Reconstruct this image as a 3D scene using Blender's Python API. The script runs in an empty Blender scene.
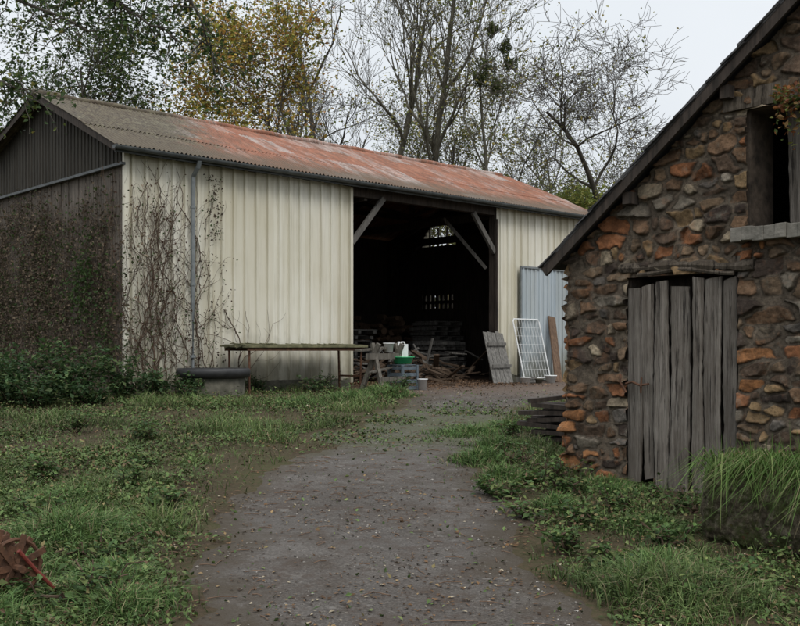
import bpy, math, numpy as np
from mathutils import Vector, Matrix
R=np.random.default_rng(7)
sc=bpy.context.scene
COL=sc.collection
# ---------------------------------------------------------------- helpers
def empty(name,loc=(0,0,0),rz=0,parent=None):
    o=bpy.data.objects.new(name,None); o.location=loc; o.rotation_euler=(0,0,rz)
    o.empty_display_size=.2; COL.objects.link(o)
    if parent: o.parent=parent
    return o
def addobj(name,me,mat=None,parent=None):
    o=bpy.data.objects.new(name,me); COL.objects.link(o)
    if mat: me.materials.append(mat)
    if parent: o.parent=parent
    return o
def qmesh(name,V,F,mat,parent=None,cols=None,smooth=False):
    V=np.asarray(V,dtype=np.float32); F=np.asarray(F,dtype=np.int32)
    me=bpy.data.meshes.new(name)
    me.vertices.add(len(V)); me.vertices.foreach_set('co',V.ravel())
    n=len(F); me.loops.add(n*4); me.polygons.add(n)
    me.loops.foreach_set('vertex_index',F.ravel())
    me.polygons.foreach_set('loop_start',np.arange(0,n*4,4,dtype=np.int32))
    try: me.polygons.foreach_set('loop_total',np.full(n,4,dtype=np.int32))
    except Exception: pass
    if cols is not None:
        a=me.attributes.new('Col','FLOAT_COLOR','POINT')
        c=np.ones((len(V),4),dtype=np.float32); c[:,:3]=cols
        a.data.foreach_set('color',c.ravel())
    me.update(calc_edges=True)
    me.polygons.foreach_set('use_smooth',np.full(n,smooth))
    return addobj(name,me,mat,parent)
class MB:
    def __init__(s): s.v=[]; s.f=[]
    def box(s,c,size,rot=None,jit=0):
        hx,hy,hz=[k/2 for k in size]; b=len(s.v)
        for x,y,z in ((-1,-1,-1),(1,-1,-1),(1,1,-1),(-1,1,-1),(-1,-1,1),(1,-1,1),(1,1,1),(-1,1,1)):
            p=Vector((x*hx,y*hy,z*hz))
            if jit: p+=Vector(R.uniform(-jit,jit,3))
            if rot is not None: p=rot@p
            s.v.append(tuple(p+Vector(c)))
        for f in ((0,3,2,1),(4,5,6,7),(0,1,5,4),(1,2,6,5),(2,3,7,6),(3,0,4,7)): s.f.append(tuple(b+i for i in f))
    def beam(s,p0,p1,w,h,up=(0,0,1)):
        p0=Vector(p0);p1=Vector(p1);d=(p1-p0);L=d.length;d.normalize()
        u=Vector(up); sx=d.cross(u)
        if sx.length<.01: sx=d.cross(Vector((1,0,0)))
        sx.normalize(); u=sx.cross(d)
        m=Matrix((d,sx,u)).transposed()
        s.box((p0+p1)/2,(L,w,h),m)
    def tube(s,pts,rs,n=8,cap=True):
        pts=[Vector(p) for p in pts]; b=len(s.v)
        for i,p in enumerate(pts):
            d=(pts[min(i+1,len(pts)-1)]-pts[max(i-1,0)]).normalized()
            a=d.cross(Vector((0,0,1)))
            if a.length<.05: a=d.cross(Vector((0,1,0)))
            a.normalize(); c=d.cross(a)
            r=rs[i] if hasattr(rs,'__len__') else rs
            for k in range(n):
                t=2*math.pi*k/n; s.v.append(tuple(p+a*math.cos(t)*r+c*math.sin(t)*r))
        for i in range(len(pts)-1):
            for k in range(n):
                k2=(k+1)%n; s.f.append((b+i*n+k,b+i*n+k2,b+(i+1)*n+k2,b+(i+1)*n+k))
        if cap:
            s.f.append(tuple(b+k for k in range(n))[::-1]); s.f.append(tuple(b+(len(pts)-1)*n+k for k in range(n)))
    def lathe(s,c,prof,n=24,sx=1,sy=1):
        b=len(s.v)
        for r,z in prof:
            for k in range(n):
                t=2*math.pi*k/n; s.v.append((c[0]+r*sx*math.cos(t),c[1]+r*sy*math.sin(t),c[2]+z))
        for i in range(len(prof)-1):
            for k in range(n):
                k2=(k+1)%n; s.f.append((b+i*n+k,b+i*n+k2,b+(i+1)*n+k2,b+(i+1)*n+k))
    def obj(s,name,mat,parent=None,smooth=False,bev=0):
        me=bpy.data.meshes.new(name); me.from_pydata(s.v,[],s.f); me.update()
        if smooth: me.polygons.foreach_set('use_smooth',[True]*len(me.polygons))
        o=addobj(name,me,mat,parent)
        if bev:
            m=o.modifiers.new('b','BEVEL'); m.width=bev; m.segments=2; m.limit_method='ANGLE'
        return o
_g={}
def vnoise(x,y,scale=1.,seed=0,octv=1):
    x=np.asarray(x,float);y=np.asarray(y,float);out=0;amp=1;tot=0
    for o in range(octv):
        k=(seed,o)
        if k not in _g: _g[k]=np.random.default_rng(seed*31+o+5).random((256,256))
        g=_g[k]; u=x*scale+37.3*o; v=y*scale+11.7*o
        i=np.floor(u).astype(int); j=np.floor(v).astype(int); fu=u-i; fv=v-j
        fu=fu*fu*(3-2*fu); fv=fv*fv*(3-2*fv)
        a=g[i%256,j%256];b=g[(i+1)%256,j%256];c=g[i%256,(j+1)%256];d=g[(i+1)%256,(j+1)%256]
        out=out+amp*(a*(1-fu)*(1-fv)+b*fu*(1-fv)+c*(1-fu)*fv+d*fu*fv); tot+=amp; amp*=.5; scale*=2
    return out/tot
# ---------------------------------------------------------------- material helpers
class NT:
    def __init__(s,name,rough=.85,spec=.3):
        s.m=bpy.data.materials.new(name); s.m.use_nodes=True; s.t=s.m.node_tree; s.n=s.t.nodes
        s.b=s.n['Principled BSDF']; s.b.inputs['Roughness'].default_value=rough
        s.b.inputs['Specular IOR Level'].default_value=spec
        s.tc=s.n.new('ShaderNodeTexCoord')
    def L(s,a,b): s.t.links.new(a,b)
    def noise(s,scale,detail=4,ms=(1,1,1),rough=.6,dist=0):
        mp=s.n.new('ShaderNodeMapping'); mp.inputs['Scale'].default_value=ms; s.L(s.tc.outputs['Object'],mp.inputs[0])
        n=s.n.new('ShaderNodeTexNoise'); n.inputs['Scale'].default_value=scale; n.inputs['Detail'].default_value=detail
        n.inputs['Roughness'].default_value=rough; n.inputs['Distortion'].default_value=dist
        s.L(mp.outputs[0],n.inputs['Vector']); return n.outputs['Fac']
    def voro(s,scale,feature='F1',ms=(1,1,1),out='Distance'):
        mp=s.n.new('ShaderNodeMapping'); mp.inputs['Scale'].default_value=ms; s.L(s.tc.outputs['Object'],mp.inputs[0])
        n=s.n.new('ShaderNodeTexVoronoi'); n.inputs['Scale'].default_value=scale; n.feature=feature
        s.L(mp.outputs[0],n.inputs['Vector']); return n.outputs[out]
    def ramp(s,f,stops):
        r=s.n.new('ShaderNodeValToRGB'); e=r.color_ramp.elements
        while len(e)<len(stops): e.new(.5)
        for i,(p,c) in enumerate(stops):
            e[i].position=p
            if not hasattr(c,'__len__'): c=(c,c,c)
            e[i].color=(*c,1)
        s.L(f,r.inputs[0]); return r.outputs[0]
    def mix(s,f,a,b,mode='MIX'):
        m=s.n.new('ShaderNodeMix'); m.data_type='RGBA'; m.blend_type=mode
        for k,v in ((0,f),(6,a),(7,b)):
            if isinstance(v,bpy.types.NodeSocket): s.L(v,m.inputs[k])
            elif hasattr(v,'__len__'): m.inputs[k].default_value=(*v,1)
            elif k==0: m.inputs[0].default_value=v
            else: m.inputs[k].default_value=(v,v,v,1)
        return m.outputs[2]
    def math(s,op,a,b=0,c=None):
        m=s.n.new('ShaderNodeMath'); m.operation=op
        for k,v in enumerate((a,b) if c is None else (a,b,c)):
            if isinstance(v,bpy.types.NodeSocket): s.L(v,m.inputs[k])
            else: m.inputs[k].default_value=v
        return m.outputs[0]
    def xyz(s):
        x=s.n.new('ShaderNodeSeparateXYZ'); s.L(s.tc.outputs['Object'],x.inputs[0]); return x.outputs
    def attr(s,name='Col'):
        a=s.n.new('ShaderNodeAttribute'); a.attribute_name=name; return a.outputs['Color']
    def col(s,c):
        if isinstance(c,bpy.types.NodeSocket): s.L(c,s.b.inputs['Base Color'])
        else: s.b.inputs['Base Color'].default_value=(*c,1)
    def bump(s,f,st=.5,d=.02):
        b=s.n.new('ShaderNodeBump'); b.inputs['Strength'].default_value=st; b.inputs['Distance'].default_value=d
        s.L(f,b.inputs['Height'])
        if s.b.inputs['Normal'].is_linked: s.L(s.b.inputs['Normal'].links[0].from_socket,b.inputs['Normal'])
        s.L(b.outputs[0],s.b.inputs['Normal'])
def simple(name,c1,c2,scale=8,ms=(1,1,1),rough=.85,bs=.4,spec=.3):
    t=NT(name,rough,spec); f=t.noise(scale,6,ms)
    t.col(t.ramp(f,[(.3,c1),(.7,c2)])); t.bump(t.noise(scale*3,5,ms),bs,.01); return t.m
def leafmat(name,trans=.3):
    t=NT(name,.6,.2); c=t.attr(); t.col(c)
    tr=t.n.new('ShaderNodeBsdfTranslucent'); t.L(c,tr.inputs[0])
    mx=t.n.new('ShaderNodeMixShader'); mx.inputs[0].default_value=trans
    t.L(t.b.outputs[0],mx.inputs[1]); t.L(tr.outputs[0],mx.inputs[2])
    t.L(mx.outputs[0],t.n['Material Output'].inputs[0]); return t.m
LEAF=leafmat('leaf')
_t=NT('litter',.8,.15); _t.col(_t.attr()); LITTER=_t.m
_t=NT('low_greenery',.65,.2); _t.col(_t.attr()); LOWG=_t.m
def cladding(name,base,pale,grime,gk=1.):
    t=NT(name,.6,.3); x,y,z=t.xyz()
    st=t.noise(1.0,6,(7,7,.35)); big=t.noise(.7,4,(1,1,.6))
    c=t.mix(t.ramp(big,[(.35,0),(.7,1)]),base,pale)
    c=t.mix(t.ramp(st,[(.48,0),(.75,.5*gk)]),c,grime)
    st2=t.noise(1.0,5,(22,22,.5)); c=t.mix(t.ramp(st2,[(.55,0),(.75,.4*gk)]),c,(.24,.2,.12))
    sh=t.math('FLOOR',t.math('MULTIPLY',x,1.0/.84)); w=t.n.new('ShaderNodeTexWhiteNoise'); w.noise_dimensions='1D'; t.L(sh,w.inputs['W'])
    c=t.mix(t.ramp(w.outputs['Value'],[(0,.0),(1,.28*gk)]),c,(.36,.31,.18))
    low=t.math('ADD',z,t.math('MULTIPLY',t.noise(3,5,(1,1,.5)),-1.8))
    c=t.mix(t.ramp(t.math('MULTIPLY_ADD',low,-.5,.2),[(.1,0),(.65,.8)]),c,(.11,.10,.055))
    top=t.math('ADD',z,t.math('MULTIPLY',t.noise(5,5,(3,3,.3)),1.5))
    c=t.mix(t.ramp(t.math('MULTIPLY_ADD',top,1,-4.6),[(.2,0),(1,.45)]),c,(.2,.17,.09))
    t.col(c); t.bump(t.noise(20,4),.15,.01); return t.m
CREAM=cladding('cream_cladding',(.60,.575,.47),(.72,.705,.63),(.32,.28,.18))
BLUE=cladding('blue_grey_sheet',(.30,.37,.43),(.41,.47,.51),(.2,.2,.18),.8)
t=NT('rusty_roof',.75,.25); x,y,z=t.xyz()
rust=t.ramp(t.noise(2.6,8,(1.4,.5,1),.75),[(.3,(.13,.055,.033)),(.5,(.25,.10,.058)),(.7,(.34,.165,.105))])
cb=t.n.new('ShaderNodeCombineXYZ'); t.L(t.math('FLOOR',t.math('MULTIPLY',x,1/.82)),cb.inputs[0]); t.L(t.math('FLOOR',t.math('MULTIPLY',y,1/1.25)),cb.inputs[1])
w=t.n.new('ShaderNodeTexWhiteNoise'); t.L(cb.outputs[0],w.inputs[0])
pm=t.math('ADD',t.math('MULTIPLY',w.outputs['Value'],.42),t.math('MULTIPLY',t.noise(1.9,8,(2.2,.35,1),.78),1.05))
c=t.mix(t.ramp(pm,[(.70,0),(.92,.8)]),rust,(.37,.335,.31))
c=t.mix(t.ramp(t.noise(3,8,(4,.4,1),.78),[(.45,0),(.64,.8)]),c,(.10,.068,.048))
mk=t.math('SUBTRACT',t.math('ADD',x,t.math('MULTIPLY',t.noise(1.3,9,(1,1,1),.85),-4.6)),t.math('MULTIPLY',y,.45))
moss=t.ramp(t.noise(6,9,(1,1,1),.8),[(.34,(.03,.024,.018)),(.5,(.075,.064,.042)),(.62,(.13,.12,.075)),(.75,(.22,.21,.16))])
c=t.mix(t.ramp(t.math('MULTIPLY_ADD',mk,-.5,.3),[(.2,0),(.8,.95)]),c,moss)
ev=t.math('ADD',y,t.math('MULTIPLY',t.noise(1.5,8,(1,1,1),.75),-1.9))
c=t.mix(t.ramp(t.math('MULTIPLY',ev,-1),[(.1,0),(.9,.8)]),c,(.085,.068,.046))
t.col(c); t.bump(t.noise(15,5),.3,.01); ROOF=t.m
WOODG=simple('weathered_wood',(.06,.057,.052),(.22,.21,.19),5,(6,6,.5),.9,.8)
t=NT('door_wood',.9,.2)
g=t.noise(4,9,(9,9,.3),.78); g2=t.noise(2,5,(1.2,1.2,.6),.7)
c=t.ramp(g,[(.3,(.025,.022,.02)),(.43,(.12,.108,.094)),(.6,(.25,.23,.205)),(.8,(.38,.355,.32))])
c=t.mix(t.ramp(g2,[(.4,0),(.7,.75)]),c,(.085,.07,.056)); 
c=t.mix(t.ramp(t.noise(1.0,6,(30,30,1.5),.7),[(.37,.85),(.46,0)]),c,(.015,.012,.01)); c=t.mix(1.0,c,t.attr(),'MULTIPLY')
t.col(c); t.bump(g,1.,.018); DOORW=t.m
WOODD=simple('dark_wood',(.018,.015,.012),(.065,.05,.04),4,(5,5,.6),.9,.7)
WOODB=simple('brown_wood',(.07,.043,.028),(.18,.115,.073),5,(5,5,.7),.85,.5)
OLDPL=simple('old_gable_planks',(.06,.05,.04),(.17,.145,.12),4,(5,5,.5),.9,.8)
DARKCL=simple('dark_gable_cladding',(.018,.016,.012),(.05,.044,.034),3,(4,4,.5),.8,.3)
METAL=simple('grey_gutter',(.10,.115,.12),(.2,.215,.215),6,(1,1,1),.5,.2,.5)
DMETAL=simple('dark_gutter',(.04,.045,.045),(.10,.11,.11),6,(1,1,1),.6,.2,.4)
RUSTM=simple('rusty_iron',(.04,.022,.014),(.14,.065,.035),14,(1,1,1),.8,.5)
CONC=simple('mossy_concrete',(.045,.046,.033),(.15,.14,.11),6,(1,1,1),.95,.8)
BLACKP=simple('black_plastic',(.014,.014,.015),(.03,.03,.03),10,(1,1,1),.5,.1,.4)
WHITEP=simple('white_plastic',(.55,.56,.55),(.75,.76,.75),6,(1,1,1),.45,.1,.5)
GREENP=simple('green_plastic',(.02,.28,.10),(.04,.42,.16),6,(1,1,1),.4,.05,.5)
REDP=simple('red_paint',(.11,.02,.014),(.2,.04,.028),12,(1,1,1),.6,.4,.4)
BARK=simple('bark',(.035,.031,.025),(.11,.098,.078),6,(1,1,.3),.95,.9)
BARKG=simple('bark_greenish',(.05,.047,.034),(.14,.13,.098),5,(1,1,.4),.95,.9)
VINE=simple('vine_stem',(.045,.03,.02),(.12,.08,.055),20,(1,1,1),.9,.4)
VINEG=simple('dead_vine_stem',(.08,.06,.045),(.2,.16,.125),20,(1,1,1),.9,.4)
SLATE=simple('slate',(.025,.025,.027),(.07,.068,.066),7,(1,1,1),.7,.4)
MOSSW=simple('mossy_board',(.05,.05,.025),(.17,.16,.09),8,(1,1,1),.95,.8)
DIRT=simple('dirt_floor',(.055,.036,.024),(.13,.085,.056),3,(1,1,1),1,.6)
# ---------------------------------------------------------------- terrain
def gz(X,Y,b=1):
    X=np.asarray(X,float);Y=np.asarray(Y,float)
    yy=np.clip(Y,-15,18.4)
    return .045*(yy-4)+b*(.03*(vnoise(X,Y,.9,3)-.5)+.035*(vnoise(X,Y,.35,4)-.5))*np.clip((20-Y)/4,0.0,1)
LY=[-20,5.2,6.1,7.15,8.4,10.2,11.75,13.4,15.7,17.7,19,21,22.3,24,30]
LX=[-1.1,-1.18,-1.31,-1.5,-1.55,-1.3,-1.0,-.7,-.1,.2,.3,-.5,-1.2,-1.4,-1.4]
RY=[-20,5.2,5.9,6.86,8.2,9.6,11.6,13.4,15.7,17.7,20,25,30]
RX=[.9,.9,.93,.9,.84,.78,.82,1.1,1.9,2.9,5.5,9,13]
def pathd(X,Y):
    """signed inside distance of the lane (positive = on the lane)"""
    n=(vnoise(X,Y,1.1,11,4)-.5)*1.1
    return np.minimum(X-np.interp(Y,LY,LX),np.interp(Y,RY,RX)-X)+n
def axis(a,b,s,lo,hi):
    core=np.arange(a,b+1e-6,s); out=[];k=s;p=b
    while p<hi: k*=1.35; p+=k; out.append(p)
    o2=[];k=s;p=a
    while p>lo: k*=1.35; p-=k; o2.append(p)
    return np.array(o2[::-1]+list(core)+out)
gx=axis(-10,11,.1,-450,450); gy=axis(2,26,.1,-200,700)
GX,GY=np.meshgrid(gx,gy,indexing='ij')
V=np.stack([GX,GY,gz(GX,GY)],-1).reshape(-1,3)
ny=len(gy); I=np.arange(len(gx)*ny).reshape(len(gx),ny)
F=np.stack([I[:-1,:-1],I[1:,:-1],I[1:,1:],I[:-1,1:]],-1).reshape(-1,4)
t=NT('ground_soil_grass',1,.1)
a=t.ramp(t.noise(1.3,7,(1,1,1),.7),[(.35,(.045,.034,.023)),(.5,(.05,.046,.024)),(.68,(.052,.06,.024))])
a=t.mix(t.ramp(t.noise(22,5),[(.42,0),(.65,.8)]),a,(.08,.057,.037)); t.col(a)
t.bump(t.noise(30,5),.9,.03)
qmesh('ground',V,F,t.m,smooth=True)
# lane
px=np.arange(-3,13,.04); py=np.arange(1,27,.04)
PX,PY=np.meshgrid(px,py,indexing='ij'); D=pathd(PX,PY)+(vnoise(PX,PY,5,12,2)-.5)*.2
off=np.clip(D*.12,-.03,.006)
V=np.stack([PX,PY,gz(PX,PY)+off],-1).reshape(-1,3)
ny=len(py); I=np.arange(len(px)*ny).reshape(len(px),ny)
F=np.stack([I[:-1,:-1],I[1:,:-1],I[1:,1:],I[:-1,1:]],-1).reshape(-1,4)
F=F[D.reshape(-1)[F].min(1)>-.2]
us,inv=np.unique(F,return_inverse=True)
dd=np.clip(D.reshape(-1)[us]/.5,0,1)
mid=np.exp(-((V[us,1]-13.8)/2.6)**2)
cc=np.stack([dd,mid,np.clip((V[us,1]-17.5)/4,0,1)],-1)
t=NT('lane_worn_tarmac',.8,.3)
at=t.attr(); s=t.n.new('ShaderNodeSeparateColor'); t.L(at,s.inputs[0])
base=t.ramp(t.noise(1.0,9,(1,1,1),.75),[(.32,(.032,.026,.02)),(.5,(.060,.052,.044)),(.68,(.115,.104,.092))])
gr=t.ramp(t.noise(60,5,(1,1,1),.7),[(.35,(.02,.017,.014)),(.5,(.065,.056,.048)),(.66,(.18,.163,.143))])
base=t.mix(.5,base,gr)
base=t.mix(t.ramp(t.noise(3,9,(1,1,1),.82),[(.48,0),(.6,.8)]),base,(.045,.03,.02))
edge=t.math('ADD',s.outputs[0],t.math('MULTIPLY_ADD',t.noise(4,7,(1,1,1),.7),2.0,-1.0))
base=t.mix(t.ramp(edge,[(.2,.95),(.95,0)]),base,(.045,.034,.021))
mm=t.math('ADD',t.math('MULTIPLY',s.outputs[1],.5),t.math('MULTIPLY',t.noise(1.7,8,(1,1,1),.75),.95))
base=t.mix(t.ramp(mm,[(.62,0),(.9,.8)]),base,(.05,.055,.022))
base=t.mix(t.ramp(t.noise(4.5,9,(1,1,1),.8),[(.57,0),(.66,.65)]),base,(.17,.16,.145))
rd=t.math('MULTIPLY',s.outputs[2],t.ramp(t.noise(1.5,7,(1,1,1),.7),[(.3,.35),(.6,1)]))
base=t.mix(rd,base,t.ramp(t.noise(9,8,(1,1,1),.75),[(.35,(.06,.038,.026)),(.65,(.15,.105,.075))]))
t.col(base); t.bump(t.noise(60,5),.8,.012); t.bump(t.noise(7,7),.7,.05)
t.L(t.ramp(t.noise(.9,6),[(.4,.9),(.65,.6)]),t.b.inputs['Roughness'])
qmesh('path',V[us],inv.reshape(-1,4),t.m,cols=cc,smooth=True)
# ---------------------------------------------------------------- BARN
BO=Vector((-5.1,18.6,.65)); BA=math.atan2(.6818,.7315)
barn=empty('barn',BO,BA); bd=Vector((.7315,.6818,0)); bn=Vector((-.6818,.7315,0))
BL,BW=14.3,8.0
RY0,RZ0=3.3,6.2
def roofz(y): return RZ0-(RY0-y)*.444 if y<RY0 else RZ0-(y-RY0)*.33
def ribbed(name,x0,x1,z0,z1f,y,pitch=.28,mat=CREAM,parent=barn,depth=.05,rib=.042,axis='x',sgn=-1,rag=0):
    pts=[];x=x0
    while x<x1:
        for dx,dy in ((0,0),(pitch*.5-rib,0),(pitch*.5-rib*.75,1),(pitch*.5+rib*.75,1),(pitch*.5+rib,0)):
            if x+dx<x1: pts.append((x+dx,y+sgn*depth*dy))
        x+=pitch
    pts.append((x1,y)); zs=[0,.33,.66,1]
    V=[];F=[]
    for (a,b) in pts:
        w=.006*math.sin(a*5); zz0=z0+rag*math.sin(math.floor(a/.84)*5.1)
        for k in zs:
            z=zz0+(z1f(a)-zz0)*k
            V.append((a,b+w*(1+k),z) if axis=='x' else (b+w,a,z))
    n=len(zs)
    for i in range(len(pts)-1):
        for k in range(n-1): F.append((i*n+k,(i+1)*n+k,(i+1)*n+k+1,i*n+k+1))
    return qmesh(name,V,F,mat,parent)
ribbed('front_cladding_near',0,5.45,.2,lambda a:4.5,0,rag=.02)
ribbed('front_cladding_far',10.37,BL,.2,lambda a:4.5,0,rag=.02)
mb=MB()
mb.box((2.72,.06,.1),(5.4,.16,.24)); mb.box((12.33,.06,.1),(3.9,.16,.24))
mb.obj('plinth',CONC,barn,bev=.01)
mb=MB()
mb.box((-.02,-.035,2.36),(.1,.07,4.3)); mb.box((5.45,-.02,2.3),(.07,.09,4.35)); mb.box((14.3,-.02,2.3),(.07,.09,4.4))
mb.obj('cladding_trim',CREAM,barn)
mb=MB()
mb.box((5.38,.14,2.2),(.16,.16,4.4)); mb.box((10.42,.14,2.2),(.18,.18,4.4)); mb.box((10.32,-.03,2.1),(.05,.08,4.2))
mb.box((7.15,.12,4.42),(14.2,.16,.22))
for zz in (1.4,2.9): mb.box((2.7,.1,zz),(5.3,.08,.1)); mb.box((12.3,.1,zz),(3.8,.08,.1))
for xx in (2.2,6.0,10.5,13.9):
    mb.beam((xx,0,4.5),(xx,3.3,5.95),.09,.18); mb.beam((xx,8,4.4),(xx,3.3,5.95),.09,.18)
    mb.beam((xx,.1,4.35),(xx,7.9,4.35),.09,.2); mb.beam((xx,3.3,4.4),(xx,3.3,5.9),.12,.12)
    mb.beam((xx,3.3,4.6),(xx,1.4,5.1),.07,.1); mb.beam((xx,3.3,4.6),(xx,5.4,5.2),.07,.1)
    mb.box((xx,7.85,2.2),(.18,.18,4.4)); mb.beam((xx,7.8,3.2),(xx,6.5,4.35),.09,.12)
for yy in (.6,1.9,3.2,4.7,6.3): mb.beam((0,yy,roofz(yy)-.13),(BL,yy,roofz(yy)-.13),.08,.12)
mb.obj('timber_frame',WOODD,barn)
mb=MB(); mb.beam((5.5,.0,3.25),(6.45,.0,4.33),.07,.12); mb.beam((10.3,.02,3.35),(9.5,.02,4.3),.08,.12); mb.beam((10.3,.3,2.95),(9.75,1.3,4.3),.06,.08)
mb.obj('braces',simple('brace_wood',(.045,.042,.038),(.15,.14,.125),5,(6,6,.5),.9,.8),barn)
mb=MB()
mb.box((BL/2,8.03,2.2),(BL,.06,4.7))
gx0=BL
def slab(y0,y1,z0,z1): mb.box((gx0,(y0+y1)/2,(z0+z1)/2),(.06,y1-y0,z1-z0))
slab(0,5.2,0,4.25);slab(5.2,6.75,0,2.2);slab(5.2,6.75,2.65,4.25);slab(6.75,8,0,4.45);
for i in range(80):
    y0=i*.1;ym=y0+.05
    if 5.2<ym<6.75: 
        zz=4.25+.72*math.sqrt(max(0,1-((ym-5.97)/.79)**2)); slab(y0,y0+.1,zz,roofz(ym)-.05)
    else: slab(y0,y0+.1,4.25 if ym<5.2 else 4.45,roofz(ym)-.05)
for q in (5.6,6.0,6.4): slab(q,q+.03,4.25,4.85)
slab(5.2,6.75,4.5,4.54)
for i in range(8):
    slab(5.2+i*.2,5.32+i*.2,2.2,2.65)
slab(5.2,6.75,2.36,2.46); 
mb.box((0.03,4,2.15),(.04,7.9,4.3))
mb.obj('inner_walls',WOODD,barn)
mb=MB(); mb.box((BL/2,4.0,.0),(BL-.1,7.9,.08)); mb.obj('floor',DIRT,barn)
mb=MB();y=.02
while y<8:
    w_=R.uniform(.13,.2); mb.box((-.01+R.uniform(-.008,.008),y+w_/2,2.15+R.uniform(-.02,.02)),(.03,w_-.012,4.3)); y+=w_
mb.obj('gable_planks',OLDPL,barn)
ribbed('gable_cladding',0,8.05,4.3,lambda a:roofz(a)-.03,-.06,pitch=.15,mat=DARKCL,axis='y',depth=.02,rib=.03)
mb=MB(); mb.box((-.10,3.9,4.3),(.08,8.0,.05)); mb.obj('gable_flashing',DMETAL,barn)
def corr(name,x0,x1,ya,yb,rows,mat):
    V=[];F=[];n=int((x1-x0)/.0158); off=0
    for r in range(rows):
        a=ya+(yb-ya)*r/rows; b=ya+(yb-ya)*(r+1)/rows+(.12 if yb>ya else -.12)*(r<rows-1)
        lift=.0+.014*(r%2)
        for i in range(n+1):
            x=x0+i*.0158; h=.018*math.sin(2*math.pi*i/6); sheet=int((x-x0)/.82); jx=.008*math.sin(sheet*12.9+r*7)
            e=.05*math.sin(sheet*7.3+r*3.1) if r==0 else 0
            for yy in (a-e,(a+b)/2,b): V.append((x,yy,roofz(yy)+h+lift+jx+.012*math.sin(x*1.3+yy)))
        for i in range(n):
            q=off+3*i; F.append((q,q+3,q+4,q+1)); F.append((q+1,q+4,q+5,q+2))
        off=len(V)
    return qmesh(name,V,F,mat,barn,smooth=True)
corr('roof_front_slope',-.38,BL+.35,-.32,RY0,3,ROOF)
corr('roof_back_slope',-.38,BL+.35,8.35,RY0,3,ROOF)
mb=MB(); mb.tube([(-.38+i*.49,RY0,RZ0+.0+.018*math.sin(i*2.2)) for i in range(31)],.075,10); mb.obj('ridge_cap',ROOF,barn,smooth=True)
mb=MB()
g=[]
for k in range(9):
    a_=math.pi*(k/8); g.append((-.36-.07*math.cos(a_),4.56-.07*math.sin(a_)))
for xx in (-.42,BL+.36):
    for (yy,zz) in g: mb.v.append((xx,yy,zz))
for k in range(8): mb.f.append((k,k+1,9+k+1,9+k))
mb.f.append(tuple(range(9)));
mb.box((BL/2,-.26,4.52),(BL+.7,.03,.12))
mb.obj('gutter',DMETAL,barn)
mb=MB()
mb.tube([(1.365,-.36,4.5),(1.365,-.3,4.38),(1.365,-.12,4.22),(1.365,-.11,3.9),(1.365,-.11,2),(1.365,-.11,.15),(1.365,-.25,.05)],.045,10)
for zz in (3.6,2.1,.7): mb.tube([(1.365,-.11,zz),(1.365,-.11,zz+.05)],.056,10)
mb.obj('downpipe',METAL,barn)
mb=MB()
mb.beam((-.34,-.3,4.53),(-.34,RY0,6.13),.03,.14); mb.beam((-.34,8.3,4.5),(-.34,RY0,6.13),.03,.14)
mb.beam((BL+.3,-.3,4.53),(BL+.3,RY0,6.13),.03,.14)
mb.obj('barge_boards',WOODD,barn)
def inbarn(name): return empty(name,BO,BA)
bs=inbarn('blue_corrugated_door')
ribbed('sheet',11.15,13.75,.05,lambda a:3.0,-.14,pitch=.17,mat=BLUE,parent=bs,depth=.03,rib=.03)
mb=MB(); mb.box((12.45,-.15,3.02),(2.64,.07,.05)); mb.box((11.135,-.15,1.52),(.03,.06,2.95)); mb.box((13.77,-.15,1.52),(.05,.07,2.95)); mb.obj('frame',METAL,bs)
wp=inbarn('firewood_pile'); V=MB()
for i in range(420):
    xx=R.uniform(6.2,13.6); layer=R.random(); yy=R.uniform(5.2,7.2)
    zz=.15+layer*1.9*(.7+.3*math.sin(xx*1.7))
    a_=R.normal(1.57,.3); L=R.uniform(.3,.6); r=R.uniform(.05,.11)
    dv=Vector((math.cos(a_),math.sin(a_),R.normal(0,.08)))*L/2; p=Vector((xx,yy,zz))
    V.tube([p-dv,p+dv],r,6)
V.obj('logs',WOODB,wp)
ps=inbarn('pallet_stack'); V=MB()
for sx,sy,nn,ro in ((7.3,3.6,6,.2),(9.0,4.4,9,-.15),(11.6,3.3,7,.3),(12.8,4.6,11,0),(7.6,5.2,9,.1)):
    for k in range(nn):
        z0=.1+k*.15; ox,oy=R.normal(0,.06,2); a_=ro+R.normal(0,.06); M_=Matrix.Rotation(a_,3,'Z')
        for q in range(6):
            if R.random()<.15: continue
            p=M_@Vector((0,-.5+q*.2,z0+.11)); V.box((sx+ox+p.x,sy+oy+p.y,p.z),(1.2,.1,.022),M_)
        for q in (-.5,0,.5): p=M_@Vector((q,0,z0+.045)); V.box((sx+ox+p.x,sy+oy+p.y,p.z),(.1,1.1,.085),M_)
V.obj('boards',WOODG,ps)
jp=inbarn('scrap_timber_heap'); V=MB()
for i in range(150):
    c=Vector((R.normal(9.0,.9),R.normal(1.8,.7),R.uniform(.08,.8)*math.exp(-abs(R.normal(0,.6)))))
    a_=R.uniform(0,3.14); e=R.normal(0,.3); L=R.uniform(.3,1.3)
    dv=Vector((math.cos(a_)*math.cos(e),math.sin(a_)*math.cos(e),math.sin(e)))*L/2
    V.beam(c-dv,c+dv,R.uniform(.05,.16),R.uniform(.02,.06))
V.obj('planks',simple('scrap_wood',(.04,.027,.018),(.13,.09,.06),5,(5,5,.7),.9,.5),jp)
V=MB()
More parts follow.
